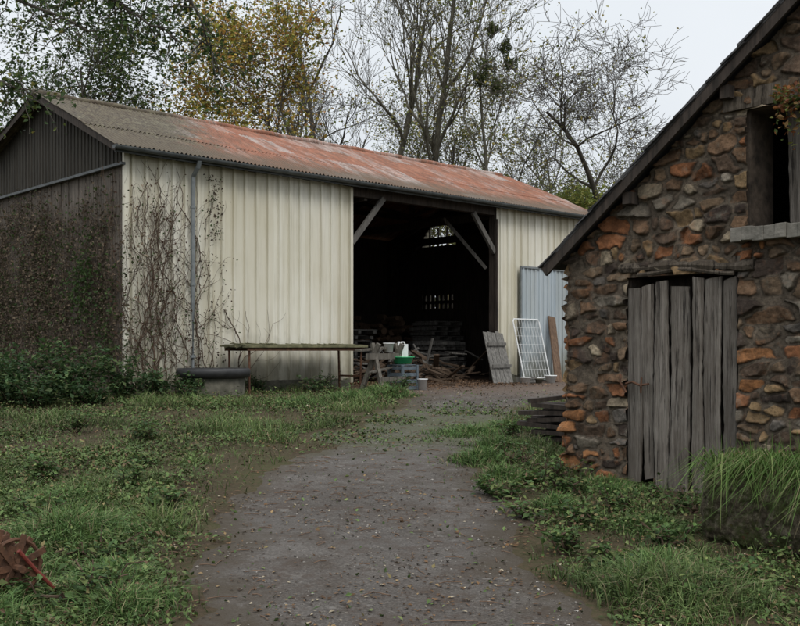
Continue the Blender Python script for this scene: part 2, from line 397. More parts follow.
for i in range(40):
    c=Vector((R.normal(9.3,.8),R.normal(2.1,.5),R.uniform(.2,.8)))
    a_=R.uniform(0,3.14); e=R.normal(0,.5); L=R.uniform(.4,1.1)
    dv=Vector((math.cos(a_)*math.cos(e),math.sin(a_)*math.cos(e),math.sin(e)))*L/2
    V.beam(c-dv,c+dv,R.uniform(.05,.12),R.uniform(.02,.05))
V.obj('grey_planks',WOODG,jp)
ob=inbarn('metal_drum')
V=MB(); V.lathe((6.6,2.6,.04),[(.01,0),(.29,0),(.29,.3),(.3,.31),(.29,.32),(.29,.6),(.3,.61),(.29,.62),(.29,.88),(.27,.88),(.01,.86)],20); V.obj('drum',RUSTM,ob,smooth=True)
ld=inbarn('wooden_ladder'); V=MB()
V.beam((6.9,7.6,.05),(7.0,7.0,3.2),.05,.08);V.beam((7.4,7.6,.05),(7.4,7.0,3.2),.05,.08)
for k in range(9): V.beam((6.93,7.55-k*.062,.3+k*.33),(7.4,7.55-k*.062,.3+k*.33),.03,.03)
V.obj('rails',WOODG,ld)
lb=inbarn('leaning_plank_panel'); V=MB()
for k in range(5): V.beam((9.62+k*.15,-.62,.02),(9.8+k*.15,-.1,1.3+.05*math.sin(k*3)),.02,.135,up=(1,0,0))
V.beam((9.62,-.53,.45),(10.35,-.5,.45),.03,.08); V.beam((9.7,-.3,1.0),(10.4,-.28,1.0),.03,.08)
V.obj('planks',WOODG,lb)
fr=inbarn('white_metal_frame'); V=MB()
A=lambda u,v:Vector((10.75+u*1.05,-.62+v*.42,.03+v*1.62))
for u in (0,1): V.tube([A(u,0),A(u,.96),A(u*.9+.05,1)],.018,8)
for v in (.06,1): V.tube([A(0.03,v),A(.97,v)],.018,8)
for k in range(1,9): V.tube([A(k/9,.06),A(k/9,1)],.004,5)
for k in range(1,7): V.tube([A(0,.06+k*.134),A(1,.06+k*.134)],.004,5)
V.obj('grid',WHITEP,fr)
pl=inbarn('leaning_board'); V=MB(); V.beam((12.0,-.72,.0),(12.35,-.2,1.74),.04,.27,up=(1,0,0)); V.obj('board',WOODB,pl)
for i,(a_,b_,r,h) in enumerate(((10.55,-.8,.13,.17),(10.9,-.95,.1,.13),(11.5,-.85,.15,.2))):
    fp=inbarn('flower_pot'); V=MB(); V.lathe((a_,b_,.0),[(.01,0),(r*.72,0),(r,h),(r*1.08,h),(r*1.08,h-.03),(r*.98,h-.02),(r*.7,.04),(.01,.04)],16); V.obj('pot',WHITEP if i!=1 else CONC,fp,smooth=True)
ts=inbarn('wooden_crate'); V=MB()
for q in (-.14,.14):
    for zz in (.05,.13): V.box((10.9,-.55+q,zz),(.5,.015,.06))
V.box((10.66,-.55,.09),(.015,.26,.15)); V.box((11.14,-.55,.09),(.015,.26,.15)); V.box((10.9,-.55,.02),(.47,.26,.015)); V.obj('slats',WOODG,ts)
tb=inbarn('mossy_table'); V=MB()
for k in range(5): V.box((3.4,-1.12+k*.19,.93+.012*math.sin(k*4)),(3.05+.06*math.sin(k*7),.18,.05),None,.018)
V.obj('top',MOSSW,tb,bev=.006); V=MB()
for k in range(46):
    xa_,ya_=R.uniform(1.95,4.8),R.uniform(-1.15,-.45); V.tube([(xa_,ya_,.965),(xa_+R.uniform(-.3,.05),ya_+R.uniform(-.05,.08),.98)],.01,4)
V.obj('twigs_on_top',MOSSW,tb); V=MB()
for a_ in (2.0,4.8):
    for b_ in (-1.1,-.42): V.tube([(a_,b_,-.05),(a_+R.normal(0,.02),b_,.91)],.022,8)
V.beam((1.92,-1.16,.87),(4.88,-1.16,.87),.03,.07); V.beam((1.92,-.38,.87),(4.88,-.38,.87),.03,.07)
V.beam((4.8,-1.1,.3),(4.8,-.42,.3),.03,.04)
V.obj('legs',RUSTM,tb)
sh=inbarn('saw_horse'); V=MB()
V.beam((4.45,-1.75,.72),(5.65,-1.5,.72),.12,.12)
for a_,b_ in ((4.65,-1.7),(5.45,-1.55)):
    V.beam((a_-.05,b_-.35,-.03),(a_+.05,b_+.1,.98),.07,.09); V.beam((a_-.05,b_+.35,-.03),(a_+.05,b_-.1,.98),.07,.09)
V.beam((4.6,-2.0,.25),(5.4,-1.85,.25),.03,.1); V.beam((4.3,-1.6,.84),(5.3,-1.45,.9),.16,.04); V.beam((4.4,-1.9,.4),(5.5,-1.4,.5),.1,.03)
V.obj('timber',simple('sawhorse_wood',(.045,.04,.032),(.16,.145,.12),5,(6,6,.5),.9,.8),sh)
def basin(name,c,r,h,mat):
    o=inbarn(name); V=MB(); V.lathe(c,[(.01,0),(r*.75,0),(r,h),(r*1.1,h),(r*1.1,h-.02),(r*.97,h-.015),(r*.72,.02),(.01,.02)],20); V.obj('bowl',mat,o,smooth=True); return o
basin('green_basin',(5.55,-1.62,.56),.23,.15,GREENP)
st=inbarn('plastic_crate'); V=MB()
for zz in (.05,.19,.33,.47):
    V.box((5.55,-1.83,zz),(.42,.02,.07)); V.box((5.55,-1.41,zz),(.42,.02,.07)); V.box((5.34,-1.62,zz),(.02,.4,.07)); V.box((5.76,-1.62,zz),(.02,.4,.07))
for a_,b_ in ((5.34,-1.83),(5.76,-1.83),(5.34,-1.41),(5.76,-1.41)): V.box((a_,b_,.27),(.05,.05,.53))
V.box((5.55,-1.62,.535),(.4,.4,.02)); V.box((5.55,-1.62,.03),(.4,.4,.02))
V.obj('crate',simple('faded_blue_plastic',(.05,.065,.08),(.12,.15,.17),8),st,bev=.005)
basin('white_bucket',(5.85,-1.9,.0),.11,.24,WHITEP)
basin('white_bucket',(5.25,-1.5,.8),.11,.2,WHITEP)
jc=inbarn('white_jerrycan'); V=MB(); V.box((5.62,-1.50,.84),(.24,.16,.27)); V.tube([(5.54,-1.50,.95),(5.54,-1.50,1.03)],.03,8); V.tube([(5.59,-1.50,.96),(5.61,-1.50,1.02),(5.7,-1.50,1.02),(5.72,-1.50,.96)],.016,6); V.obj('can',WHITEP,jc,bev=.03)
tb2=inbarn('round_stone_tub'); V=MB(); c=(1.3,-.95,-.10)
V.lathe(c,[(.56,-.1),(.59,.2),(.57,.46),(.52,.48),(.5,.3),(.01,.3)],36); V.obj('wall',CONC,tb2,smooth=True)
V=MB(); V.lathe(c,[(.58,.42),(.68,.46),(.69,.57),(.66,.61),(.58,.59),(.5,.42),(.01,.42)],36); V.obj('rim',BLACKP,tb2,smooth=True)
# ---------------------------------------------------------------- vines
def vines(name,fmap,starts,hmax,seed,nleaf=0,dens=1.0,z0=0.,curl=.12,mat=VINE):
    r=np.random.default_rng(seed); root=inbarn(name); V=MB(); leaves=[]
    def walk(a,z,ang,rad,lvl,zm):
        pts=[];rs=[];n=0
        while rad>.002 and z<zm and n<200:
            pts.append(fmap(a,z,.012*math.sin(n*1.3)+r.uniform(0,.012))); rs.append(rad)
            ang+=r.normal(0,.2)-ang*curl; st_=.07
            a+=math.sin(ang)*st_; z+=math.cos(ang)*st_; rad*=(.988 if lvl==0 else .95); n+=1
            if r.random()<(.2 if lvl==0 else .12)*dens and lvl<3: walk(a,z,ang+r.choice([-1,1])*r.uniform(.5,1.4),rad*.6,lvl+1,zm)
            if lvl>0 and r.random()<nleaf: leaves.append(fmap(a+r.normal(0,.05),z+r.normal(0,.05),.03+r.uniform(0,.05)))
        if len(pts)>1: V.tube(pts,rs,4,False)
    for a in starts: walk(a,z0,r.normal(0,.1),r.uniform(.008,.018),0,hmax+r.uniform(-.9,.1))
    V.obj('stems',mat,root)
    return root,leaves
def leafquads(P,size,cols,rng,flat=0.,asp=.6,name='leaves',parent=None,mat=None,droop=0):
    mat=mat or LEAF
    P=np.asarray(P,float);N=len(P); nrm=rng.normal(size=(N,3)); nrm[:,2]=np.abs(nrm[:,2])+flat*3
    nrm/=np.linalg.norm(nrm,axis=1,keepdims=True)
    tv=rng.normal(size=(N,3)); tv[:,2]-=droop; tv-=nrm*(tv*nrm).sum(1,keepdims=True); tv/=np.linalg.norm(tv,axis=1,keepdims=True)
    bv=np.cross(nrm,tv); s=np.asarray(size)[:,None]*np.ones((N,1))
    k=nrm*s*.12
    V=np.stack([P-tv*s*.5,P+bv*s*asp*.5+k-tv*s*.08,P+tv*s*.5,P-bv*s*asp*.5+k-tv*s*.08],1).reshape(-1,3)
    F=np.arange(N*4).reshape(N,4)
    return qmesh(name,V,F,mat,parent,cols=np.repeat(cols,4,0))
def pal(rng,N,cols,var=.25,w=None):
    c=np.array(cols)[rng.choice(len(cols),N,p=w)]
    return np.clip(c*rng.uniform(1-var,1+var,(N,1)),0,1)
fr_=lambda a,z,o:(a,-.065-o,z); lf_=lambda a,z,o:(-.05-o,a,z)
v1,l1=vines('wall_vine',fr_,[.08,.16,.3,.42,.5,.6,.72,.85,1.0,1.25],4.4,3,.2,1.0)
leafquads(l1,R.uniform(.03,.07,len(l1)),pal(R,len(l1),[(.06,.03,.02),(.09,.05,.03),(.06,.09,.025)]),R,name='leaves',parent=v1)
v1,l1=vines('wall_vine',fr_,[1.72,1.78,1.85],4.4,15,.5,.8)
l1+= [(1.85+R.normal(0,.1),-.08-R.random()*.08,R.uniform(3.0,4.3)) for _ in range(220)]
l1+= [(1.7+R.normal(0,.3),-.08-R.random()*.08,abs(R.normal(0,.7))) for _ in range(160)]
leafquads(l1,R.uniform(.03,.07,len(l1)),pal(R,len(l1),[(.04,.025,.02),(.07,.045,.03),(.05,.08,.025)]),R,name='leaves',parent=v1)
v1,l1=vines('wall_vine',fr_,[2.3],2.3,18,.1,1.1,curl=.03)
v2,l2=vines('gable_vine',lf_,list(np.arange(.2,7.6,.11)),4.3,9,.5,1.3,mat=VINEG)
leafquads(l2,R.uniform(.03,.09,len(l2)),pal(R,len(l2),[(.10,.075,.052),(.065,.05,.036),(.18,.14,.095),(.05,.065,.025)]),R,name='dead_leaves',parent=v2)
ivy=inbarn('ivy_patch'); N=460
pp=np.stack([-.1-R.random(N)*.12,R.normal(1.5,.28,N)+.15*np.sin(np.arange(N)),R.normal(2.2,.42,N)],-1)
N2=300; p2=np.stack([-.1-R.random(N2)*.1,R.normal(.6,.4,N2),R.normal(.9,.5,N2)],-1)
N3=300; p3=np.stack([-.1-R.random(N3)*.1,R.uniform(.1,5,N3),R.uniform(.6,4,N3)],-1)
pp=np.concatenate([pp,p2,p3]); leafquads(pp,R.uniform(.05,.10,len(pp)),pal(R,len(pp),[(.035,.065,.02),(.055,.09,.025)]),R,name='ivy_leaves',parent=ivy)
# ---------------------------------------------------------------- STONE SHED
SO=Vector((1.705,10.03,0)); SA=math.atan2(-.7315,.6818)
shed=empty('stone_shed',SO,SA)
t=NT('rubble_stone',.92,.2); c=t.attr()
gn=t.noise(24,9,(1,1,1),.78); c=t.mix(1.0,c,t.ramp(gn,[(.28,.3),(.5,1),(.72,1.7)]),'MULTIPLY')
c=t.mix(t.ramp(t.noise(8,8,(1,1,1),.75),[(.56,0),(.67,.5)]),c,(.25,.235,.185))
c=t.mix(t.ramp(t.noise(6,7,(1,1,1),.7),[(.55,0),(.7,.6)]),c,(.24,.105,.045))
c=t.mix(t.ramp(t.noise(2.5,7,(1,1,1),.7),[(.48,0),(.7,.5)]),c,(.07,.053,.04))
t.col(c); t.bump(gn,1,.035); t.bump(t.noise(90,3),.5,.006); STONE=t.m
PALS=[(.17,.105,.062),(.12,.082,.056),(.27,.115,.052),(.20,.14,.088),(.28,.19,.10),(.23,.20,.155),(.13,.115,.098),(.065,.048,.038),(.35,.16,.065),(.30,.245,.17)]
PW=np.array([3.6,3,2.4,3.2,2.4,1.5,1.0,1.6,1.2,1.2]);PW/=PW.sum()
def stonewall(name,W,topf,holes,res,seed,parent,axis='x',corner=True,zmin=-.1):
    r=np.random.default_rng(seed); H=max(topf(a) for a in np.linspace(0,W,50))
    S=[];z=zmin
    while z<H+.2:
        rh=r.uniform(.06,.2);x=-.1+r.uniform(-.1,.1)
        while x<W+.2:
            w_=r.uniform(.07,.36)*(.65+rh*2.4)
            if r.random()<.16 and rh>.11:
                S.append((x+w_/2,z+rh*.2,w_)); S.append((x+w_/2+r.normal(0,.03),z+rh*.8,w_))
            else: S.append((x+w_/2,z+rh/2+r.normal(0,.035),w_))
            x+=w_
        z+=rh
    S=np.array(S); n=len(S); scol=np.array(PALS)[r.choice(len(PALS),n,p=PW)]*r.uniform(.65,1.25,(n,1)); hh=r.uniform(.1,1.,n); tilt=r.normal(0,.22,(n,2)); rot=r.normal(0,.22,n)
    rc,rs_=np.cos(rot),np.sin(rot)
    xs=np.arange(0,W+1e-6,res); zs=np.arange(zmin,H+1e-6,res)
    X,Z=np.meshgrid(xs,zs,indexing='ij'); x=X.ravel();z=Z.ravel()
    wx=x+.028*(vnoise(x,z,9,seed+20,3)-.5)*2; wz=z+.024*(vnoise(x,z,9,seed+21,3)-.5)*2
    F1=np.empty(len(x));F2=np.empty(len(x));ID=np.empty(len(x),int)
    for a in range(0,len(x),20000):
        ax_=wx[a:a+20000,None]-S[None,:,0]; az_=wz[a:a+20000,None]-S[None,:,1]
        dx=np.abs(ax_*rc+az_*rs_)/(S[None,:,2]/.17); dz=np.abs(az_*rc-ax_*rs_)*1.45
        d=np.maximum(dx,dz)*.55+.45*np.sqrt(dx*dx+dz*dz); i2=np.argpartition(d,1,axis=1)[:,:2]
        q=np.take_along_axis(d,i2,1); o=np.argsort(q,1); q=np.take_along_axis(q,o,1); ID[a:a+20000]=np.take_along_axis(i2,o,1)[:,0]
        F1[a:a+20000]=q[:,0];F2[a:a+20000]=q[:,1]
    e=F2-F1; thr=.004+.042*vnoise(x,z,2.3,seed+30,3)
    m=np.clip((e-thr)/.022,0,1); m=m*m*(3-2*m)
    fac=.016*(vnoise(x,z,15,seed+40,4)-.5)
    h=m*(.010+.028*hh[ID])+m*(tilt[ID,0]*(x-S[ID,0])+tilt[ID,1]*(z-S[ID,1]))+fac*(.5+1.4*m)+.06*(vnoise(x,z,1.1,seed+41,2)-.5)
    mort=np.array([.155,.125,.092])*(.4+1.05*vnoise(x,z,8,seed+50,4))[:,None]
    cs=scol[ID]*(.4+1.2*vnoise(x,z,13,seed+60,3))[:,None]
    mc=np.clip(m*1.6,0,1)[:,None]; C=cs*mc+mort*(1-mc)
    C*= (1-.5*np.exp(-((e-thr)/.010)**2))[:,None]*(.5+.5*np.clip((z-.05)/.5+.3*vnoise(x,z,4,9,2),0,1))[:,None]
    y=-h
    xo=x.copy()
    if corner: k=np.clip(1-x/.08,0,1); xo=x-h*k*.9-.03*k
    ny=len(zs); I=np.arange(len(xs)*ny).reshape(len(xs),ny)
    F=np.stack([I[:-1,:-1],I[1:,:-1],I[1:,1:],I[:-1,1:]],-1).reshape(-1,4)
    fx=x[F].mean(1); fz=z[F].mean(1); tf=np.interp(fx,np.linspace(0,W,200),[topf(a) for a in np.linspace(0,W,200)])
    keep=fz<tf
    for (a,b,c_,d_) in holes: keep&=~((fx>a)&(fx<b)&(fz>c_)&(fz<d_))
    F=F[keep]
    Vv=np.stack([xo,y,z],-1) if axis=='x' else np.stack([y,xo,z],-1)
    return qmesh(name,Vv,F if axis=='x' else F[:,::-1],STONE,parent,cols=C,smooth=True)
RS=.81
def rake(x): return 2.40+RS*(x+.15) if x<3.2 else 2.40+RS*(6.55-x)
DX0,DX1,DZ1=.69,1.82,2.19
WX0,WX1,WZ0,WZ1=1.9,2.95,2.55,3.57
HO=[(DX0,DX1,-.2,DZ1),(WX0,WX1,WZ0,WZ1)]
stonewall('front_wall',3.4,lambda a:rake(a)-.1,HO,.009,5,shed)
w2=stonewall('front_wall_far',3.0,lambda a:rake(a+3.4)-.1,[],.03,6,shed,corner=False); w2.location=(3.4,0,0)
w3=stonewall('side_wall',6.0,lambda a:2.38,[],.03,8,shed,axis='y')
mb=MB()
def lining(x0,x1,z0,z1):
    mb.box((x0-.1,.26,(z0+z1)/2),(.2,.42,z1-z0+.4)); mb.box((x1+.1,.26,(z0+z1)/2),(.2,.42,z1-z0+.4))
    mb.box(((x0+x1)/2,.26,z1+.1),(x1-x0,.42,.2)); 
lining(DX0,DX1,0,DZ1); lining(WX0,WX1,WZ0,WZ1); mb.box(((WX0+WX1)/2,.28,WZ0-.08),(WX1-WX0,.36,.14))
REV=simple('reveal_stone',(.035,.028,.022),(.13,.10,.075),9,(1,1,1),.95,1)
o=mb.obj('reveals',REV,shed)
mb=MB(); mb.box((6.4,3,1.1),(.3,6,2.5)); mb.box((3.2,6.0,1.1),(6.3,.3,2.5)); mb.box((3.2,3,.1),(6.2,5.6,.1)); 
for i in range(12):
    x0=i*6.4/12; mb.box((x0+.267,6.0,(2.3+rake(x0+.267)-.2)/2),(.533,.28,max(.05,rake(x0+.267)-.2-2.3)))
mb.obj('rear_walls',REV,shed)
mb=MB()
for s in (0,1):
    a=(-.2,2.35) if s==0 else (6.6,2.35)
    y0,y1=-.17,6.3
    pa=Vector((a[0],(y0+y1)/2,a[1])); pb=Vector((3.2,(y0+y1)/2,rake(3.2)))
    d=(pb-pa); ang=math.atan2(d.z,d.x)
    mb.box((pa+pb)/2,(d.length,y1-y0,.05),Matrix.Rotation(-ang,3,'Y'))
nrm=Vector((-math.sin(math.atan(RS)),0,math.cos(math.atan(RS))))
for row in range(22):
    u=row/22; x_=-.22+3.4*u; z_=rake(x_)
    mb.box(Vector((x_+.08,.1,z_+.055))+nrm*.01,(.26,.58+.03*math.sin(row*5),.014),Matrix.Rotation(-math.atan(RS)+.06,3,'Y'),.005)
mb.obj('slate_roof',SLATE,shed)
mb=MB()
mb.beam((-.2,-.155,rake(-.2)-.08),(3.2,-.155,rake(3.2)-.08),.03,.09,up=(0,0,1)); mb.beam((6.6,-.155,rake(6.6)-.08),(3.2,-.155,rake(3.2)-.08),.03,.09)
for xx in (.75,1.75,3.2): mb.beam((xx,-.12,rake(xx)-.2),(xx,.6,rake(xx)-.2),.09,.11)
for k in range(9): mb.beam((-.12,.2+k*.7,rake(-.12)-.08),(.3,.2+k*.7,rake(.3)-.08),.07,.08)
mb.obj('barge_board_and_purlins',WOODD,shed)
def plank(V,C,x0,x1,z0,z1,y,th,rng,n=14,wav=.012,tone=1.,shear=0,taper=0,skew=0):
    b=len(V); ph=rng.uniform(0,6,4)
    for i in range(n+1):
        u=i/n; z=z0+(z1-z0)*u; wa=wav*math.sin(z*3+ph[0])+rng.normal(0,.003)+shear*u+taper*u; wb=wav*math.sin(z*2.6+ph[1])+rng.normal(0,.003)+shear*u-taper*u
        yy=y+.012*math.sin(z*2+ph[2])+skew*(u-.5)
        ed=.04*math.sin(ph[3]) if i in (0,n) else 0
        for j,(xx,y_) in enumerate(((x0+wa,yy+.006),(x0+wa+.01,yy),((x0+x1)/2+shear*u,yy-.004),(x1+wb-.01,yy),(x1+wb,yy+.006),(x1+wb,yy+th),(x0+wa,yy+th))):
            V.append((xx,y_,z+ed*((0,.1,.5,.9,1,1,0)[j]-.5))); C.append((tone,tone*.985,tone*.96))
    F=[]
    for i in range(n):
        for k in range(7): k2=(k+1)%7; F.append((b+i*7+k,b+i*7+k2,b+(i+1)*7+k2,b+(i+1)*7+k))
    for i in (0,n):
        q=b+i*7; F.append((q,q+1,q+2,q+3)); F.append((q,q+3,q+4,q+5)); F.append((q,q+5,q+6,q))
    return F
V=[];C=[];F=[];r=np.random.default_rng(12); x0=DX0-.005
for i,(w_,gap) in enumerate(((.15,.014),(.12,.022),(.14,.012),(.20,.03),(.11,.012),(.16,.016),(.13,.0))):
    F+=plank(V,C,x0,x0+w_,.27-(.12*i/5)+r.uniform(-.04,.06),DZ1-.03-r.uniform(0,.08),-.012+r.uniform(-.016,.016),.028,r,36,.009,r.uniform(.65,1.25),r.normal(0,.007),r.uniform(0,.007),r.normal(0,.02)); x0+=w_+gap
qmesh('door_planks',V,F,DOORW,shed,cols=np.array(C))
mb=MB(); mb.box(((DX0+DX1)/2,.06,1.85),(1.05,.03,.12)); mb.box(((DX0+DX1)/2,.06,.6),(1.05,.03,.12)); mb.box((DX1-.03,.1,1.2),(.05,.1,1.95)); mb.box(((DX0+DX1)/2,.4,1.2),(1.3,.02,2.2)); mb.obj('door_frame_and_dark_backing',WOODD,shed)  # last box: added dark sheet behind the planks, standing in for unlit interior
V=[];mb=MB(); n=24;rs_=[]
for i in range(n+1):
    u=i/n; xx=.60+1.38*u; zz=DZ1+.07+.022*math.sin(u*4+1)-.012*math.sin(u*9); V.append((xx,-.005,zz)); rs_.append(.042+.014*math.sin(i*.9)+.008*math.sin(i*2.7))
mb.tube(V,rs_,8)
mb.tube([(p[0]+.1,-.03,p[2]-.055+.012*math.sin(p[0]*7)) for p in V[2:-5]],.02,6)
mb.box((1.3,.12,DZ1+.07),(1.36,.2,.12),None,.01)
mb.box((2.33,.1,WZ1+.10),(1.3,.26,.17),None,.02)
o=mb.obj('timber_lintels',DOORW,shed); 
a=o.data.attributes.new('Col','FLOAT_COLOR','POINT'); a.data.foreach_set('color',np.tile([.62,.57,.5,1],len(o.data.vertices)).astype(np.float32))
mb=MB()
for i in range(12): mb.box((1.86+i*.1,-.02+.008*math.sin(i*3),WZ0-.06+.006*math.sin(i*2)),(.1005,.22,.12),None,.003)
mb.obj('window_sill',simple('sill_stone',(.085,.08,.066),(.22,.205,.175),9,(1,1,1),.95,.9),shed,bev=.006)
V=[];C=[];F=[];x0=2.16
for i in range(5): F+=plank(V,C,x0,x0+.15,WZ0+.03,WZ1-.02-r.uniform(0,.05),.22+r.uniform(-.01,.01),.025,r,14,.004,r.uniform(.5,.8)); x0+=.165
qmesh('window_shutter',V,F,DOORW,shed,cols=np.array(C))
mb=MB(); mb.tube([(.70,-.06,1.18),(.78,-.07,1.2),(.86,-.06,1.17),(.95,-.05,1.185)],.012,6); mb.tube([(.64,-.06,1.27),(.66,-.09,1.2),(.72,-.08,1.1)],.011,6); mb.tube([(.86,-.05,1.10),(.875,-.07,1.16),(.87,-.05,1.24)],.01,6); mb.obj('door_latch',RUSTM,shed)
cr=empty('window_creeper',SO,SA); N=460
P=np.stack([2.25+np.abs(R.normal(0,.35,N)),-.12-R.random(N)*.18,3.66-np.abs(R.normal(0,.2,N))],-1)
leafquads(P,R.uniform(.035,.065,N),pal(R,N,[(.22,.09,.03),(.22,.13,.05),(.12,.13,.03),(.14,.05,.02),(.07,.10,.025)]),R,name='creeper_leaves',parent=cr)
V=MB()
for k in range(10):
    p=[(2.9,-.1,3.8)]
    for j in range(6): p.append((p[-1][0]-R.uniform(.02,.13),p[-1][1]-R.uniform(-.03,.04),p[-1][2]-R.uniform(-.02,.1)))
    V.tube(p,.005,4)
V.obj('creeper_stems',VINE,cr)
# ---------------------------------------------------------------- trough
TO=Vector((2.12,7.15,.10)); tr=empty('stone_trough',TO,SA)
def rr(L,Wd,rad,m=8):
    out=[]
    for cx,cy,a0 in ((L-rad,Wd-rad,0),(rad,Wd-rad,90),(rad,rad,180),(L-rad,rad,270)):
        for k in range(m+1):
            a_=math.radians(a0+90*k/m); out.append((cx+rad*math.cos(a_),cy+rad*math.sin(a_)))
    dens=[]
    for i in range(len(out)):
        p=out[i];q=out[(i+1)%len(out)]; m2=max(1,int(math.hypot(q[0]-p[0],q[1]-p[1])/.012))
        for k in range(m2): dens.append((p[0]+(q[0]-p[0])*k/m2,p[1]+(q[1]-p[1])*k/m2))
    return dens
ring0=rr(1.7,.7,.16); nn=len(ring0)
loops=[]
PR=[(.05,-.05),(.03,.05)]+[(-.01-.02*math.sin(k/34*3.1),.06+.42*k/34) for k in range(35)]+[(.005,.5),(.02,.52),(.05,.545),(.09,.54),(.11,.5),(.12,.4)]
q0=np.array(ring0); per=np.r_[0,np.cumsum(np.linalg.norm(np.diff(q0,axis=0),axis=1))]
dirv=q0-np.clip(q0,[.16,.16],[1.54,.54]); dirv/=np.maximum(np.linalg.norm(dirv,axis=1,keepdims=True),1e-6)
for (ins,z) in PR:
    w_=.13*(vnoise(per,per*0+z,5,77,5)-.5)+.03*(vnoise(per,per*0+z,30,79,2)-.5)
    q=q0-dirv*(ins+w_[:,None]); loops.append(np.c_[q,np.full(nn,z)+.04*(vnoise(per,per*0,4,78,3)-.5)])
V=np.concatenate(loops);F=[]
for i in range(len(loops)-1):
    for k in range(nn): F.append((i*nn+k,i*nn+(k+1)%nn,(i+1)*nn+(k+1)%nn,(i+1)*nn+k))
t=NT('trough_stone',.95,.15); c=t.ramp(t.noise(14,9,(1,1,1),.8),[(.36,(.035,.03,.02)),(.5,(.11,.092,.062)),(.64,(.26,.23,.17))])
c=t.mix(t.ramp(t.noise(5,8,(1,1,1),.78),[(.46,0),(.56,.85)]),c,(.055,.068,.02)); t.col(c); t.bump(t.noise(30,9,(1,1,1),.8),1,.04); t.bump(t.noise(8,8,(1,1,1),.7),1,.06)
qmesh('basin',V,F,t.m,tr,smooth=True)
mb=MB(); mb.box((.85,.35,.44),(1.4,.42,.08)); mb.obj('soil',DIRT,tr)
# ---------------------------------------------------------------- blades
def blades(P,h,w,cols,rng,lean=.5,name='blades',parent=None,dirs=None,tipdark=1.25,mat=None):
    mat=mat or LEAF
    P=np.asarray(P,float);N=len(P); a=rng.uniform(0,2*math.pi,N)
    d=np.stack([np.cos(a),np.sin(a),0*a],-1) if dirs is None else dirs
    a2=rng.uniform(0,2*math.pi,N); s=np.stack([np.cos(a2),np.sin(a2),0*a2],-1)*np.asarray(w)[:,None]*.5
    ln=np.abs(rng.normal(lean,lean*.5,N))[:,None]; h=np.asarray(h)[:,None]; up=np.array([0,0,1.])
    m1=P+up*h*.5+d*h*ln*.3; drop=np.clip(1-.35*ln,-.6,1)
    if dirs is not None: m1=P+up*h*.6+d*h*ln*.45; drop=np.clip(1-.8*ln,-.9,1)
    tp=P+up*h*drop+d*h*ln*1.0
    V=np.stack([P-s,P+s,m1-s*.8,m1+s*.8,tp-s*.08,tp+s*.08],1).reshape(-1,3)
    b=np.arange(N)*6; F=np.concatenate([np.stack([b,b+1,b+3,b+2],-1),np.stack([b+2,b+3,b+5,b+4],-1)])
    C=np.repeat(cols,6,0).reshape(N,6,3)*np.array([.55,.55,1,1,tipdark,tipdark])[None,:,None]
    return qmesh(name,V,F,mat,parent,cols=C.reshape(-1,3))
N=5200; u_=R.uniform(.05,1.65,N); v_=R.uniform(.07,.55,N)
P=np.stack([u_,v_,np.full(N,.46)],-1); hh=R.uniform(.12,.42,N)*(.5+1.0*vnoise(u_,v_,4,5,2))
dl=np.stack([R.normal(0,.5,N),R.normal(-.6,.5,N),0*u_],-1)
tg=empty('trough_grass',TO,SA)
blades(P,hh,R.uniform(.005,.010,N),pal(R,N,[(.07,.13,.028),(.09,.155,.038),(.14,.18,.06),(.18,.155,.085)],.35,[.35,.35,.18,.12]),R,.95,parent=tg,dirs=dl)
# ---------------------------------------------------------------- ground cover
def infoot(X,Y):
    dx=X-BO.x;dy=Y-BO.y; a=dx*bd.x+dy*bd.y;b=dx*bn.x+dy*bn.y
    inb=(a>-.15)&(a<BL+.2)&(b>-.12)&(b<8.2)
    dx=X-SO.x;dy=Y-SO.y; a=dx*.6818-dy*.7315; b=dx*.7315+dy*.6818
    ins=(a>-.05)&(a<6.5)&(b>-.04)&(b<6.2)
    dx=X-TO.x;dy=Y-TO.y; a=dx*.6818-dy*.7315; b=dx*.7315+dy*.6818
    return inb|ins|((a>-.02)&(a<1.7)&(b>0)&(b<.7))
def scatter(N,rng,ymin=4.2,ymax=21,pw=1.6,xm=.47):
    Y=ymin*(ymax/ymin)**(rng.random(N)**(1/ pw))
    X=rng.uniform(-1,1,N)*(xm*Y+1.0); return X,Y
r=np.random.default_rng(21)
X,Y=scatter(270000,r,pw=1.35); d=pathd(X,Y)
pr=np.clip(-d/.5,0,1)*np.clip((vnoise(X,Y,1.3,32,4)-.44)*7,0.06,1)
midg=np.exp(-((Y-14)/2.3)**2); pr=np.maximum(pr,(d>0)*midg*np.clip((vnoise(X,Y,1.1,33,4)-.44)*5,0,.8)); pr=np.maximum(pr,(d>0)*.010)
k=(r.random(len(X))<pr)&~infoot(X,Y); X,Y=X[k],Y[k]; d=d[k]
N=len(X); cl_=vnoise(X,Y,1.6,34,4); hgt=np.abs(r.normal(.0,.05,N))*np.clip((cl_-.35)*5,.1,1.9)*np.clip(-d/.5+.3,.15,1.2)
gcol=pal(r,N,[(.065,.105,.03),(.085,.13,.038),(.05,.08,.025),(.12,.15,.05),(.14,.115,.05),(.11,.07,.04)],.4,[.27,.23,.22,.12,.09,.07])
gcol*=(.45+.95*vnoise(X,Y,1.0,35,4))[:,None]
leafquads(np.stack([X,Y,gz(X,Y)+.01+hgt],-1),r.uniform(.014,.05,N)*(.8+.03*Y),gcol,r,.25,.6,name='ground_weeds',mat=LOWG)
X,Y=scatter(330000,r,pw=1.15); d=pathd(X,Y); tuft=vnoise(X,Y,1.2,41,4); 
pr=np.clip(-d/.5,0,1)*np.clip((tuft-.47)*6,0.07,1)*np.where(X>0,.7,1)
k=(r.random(len(X))<pr)&~infoot(X,Y); X,Y,tuft=X[k],Y[k],tuft[k];N=len(X)
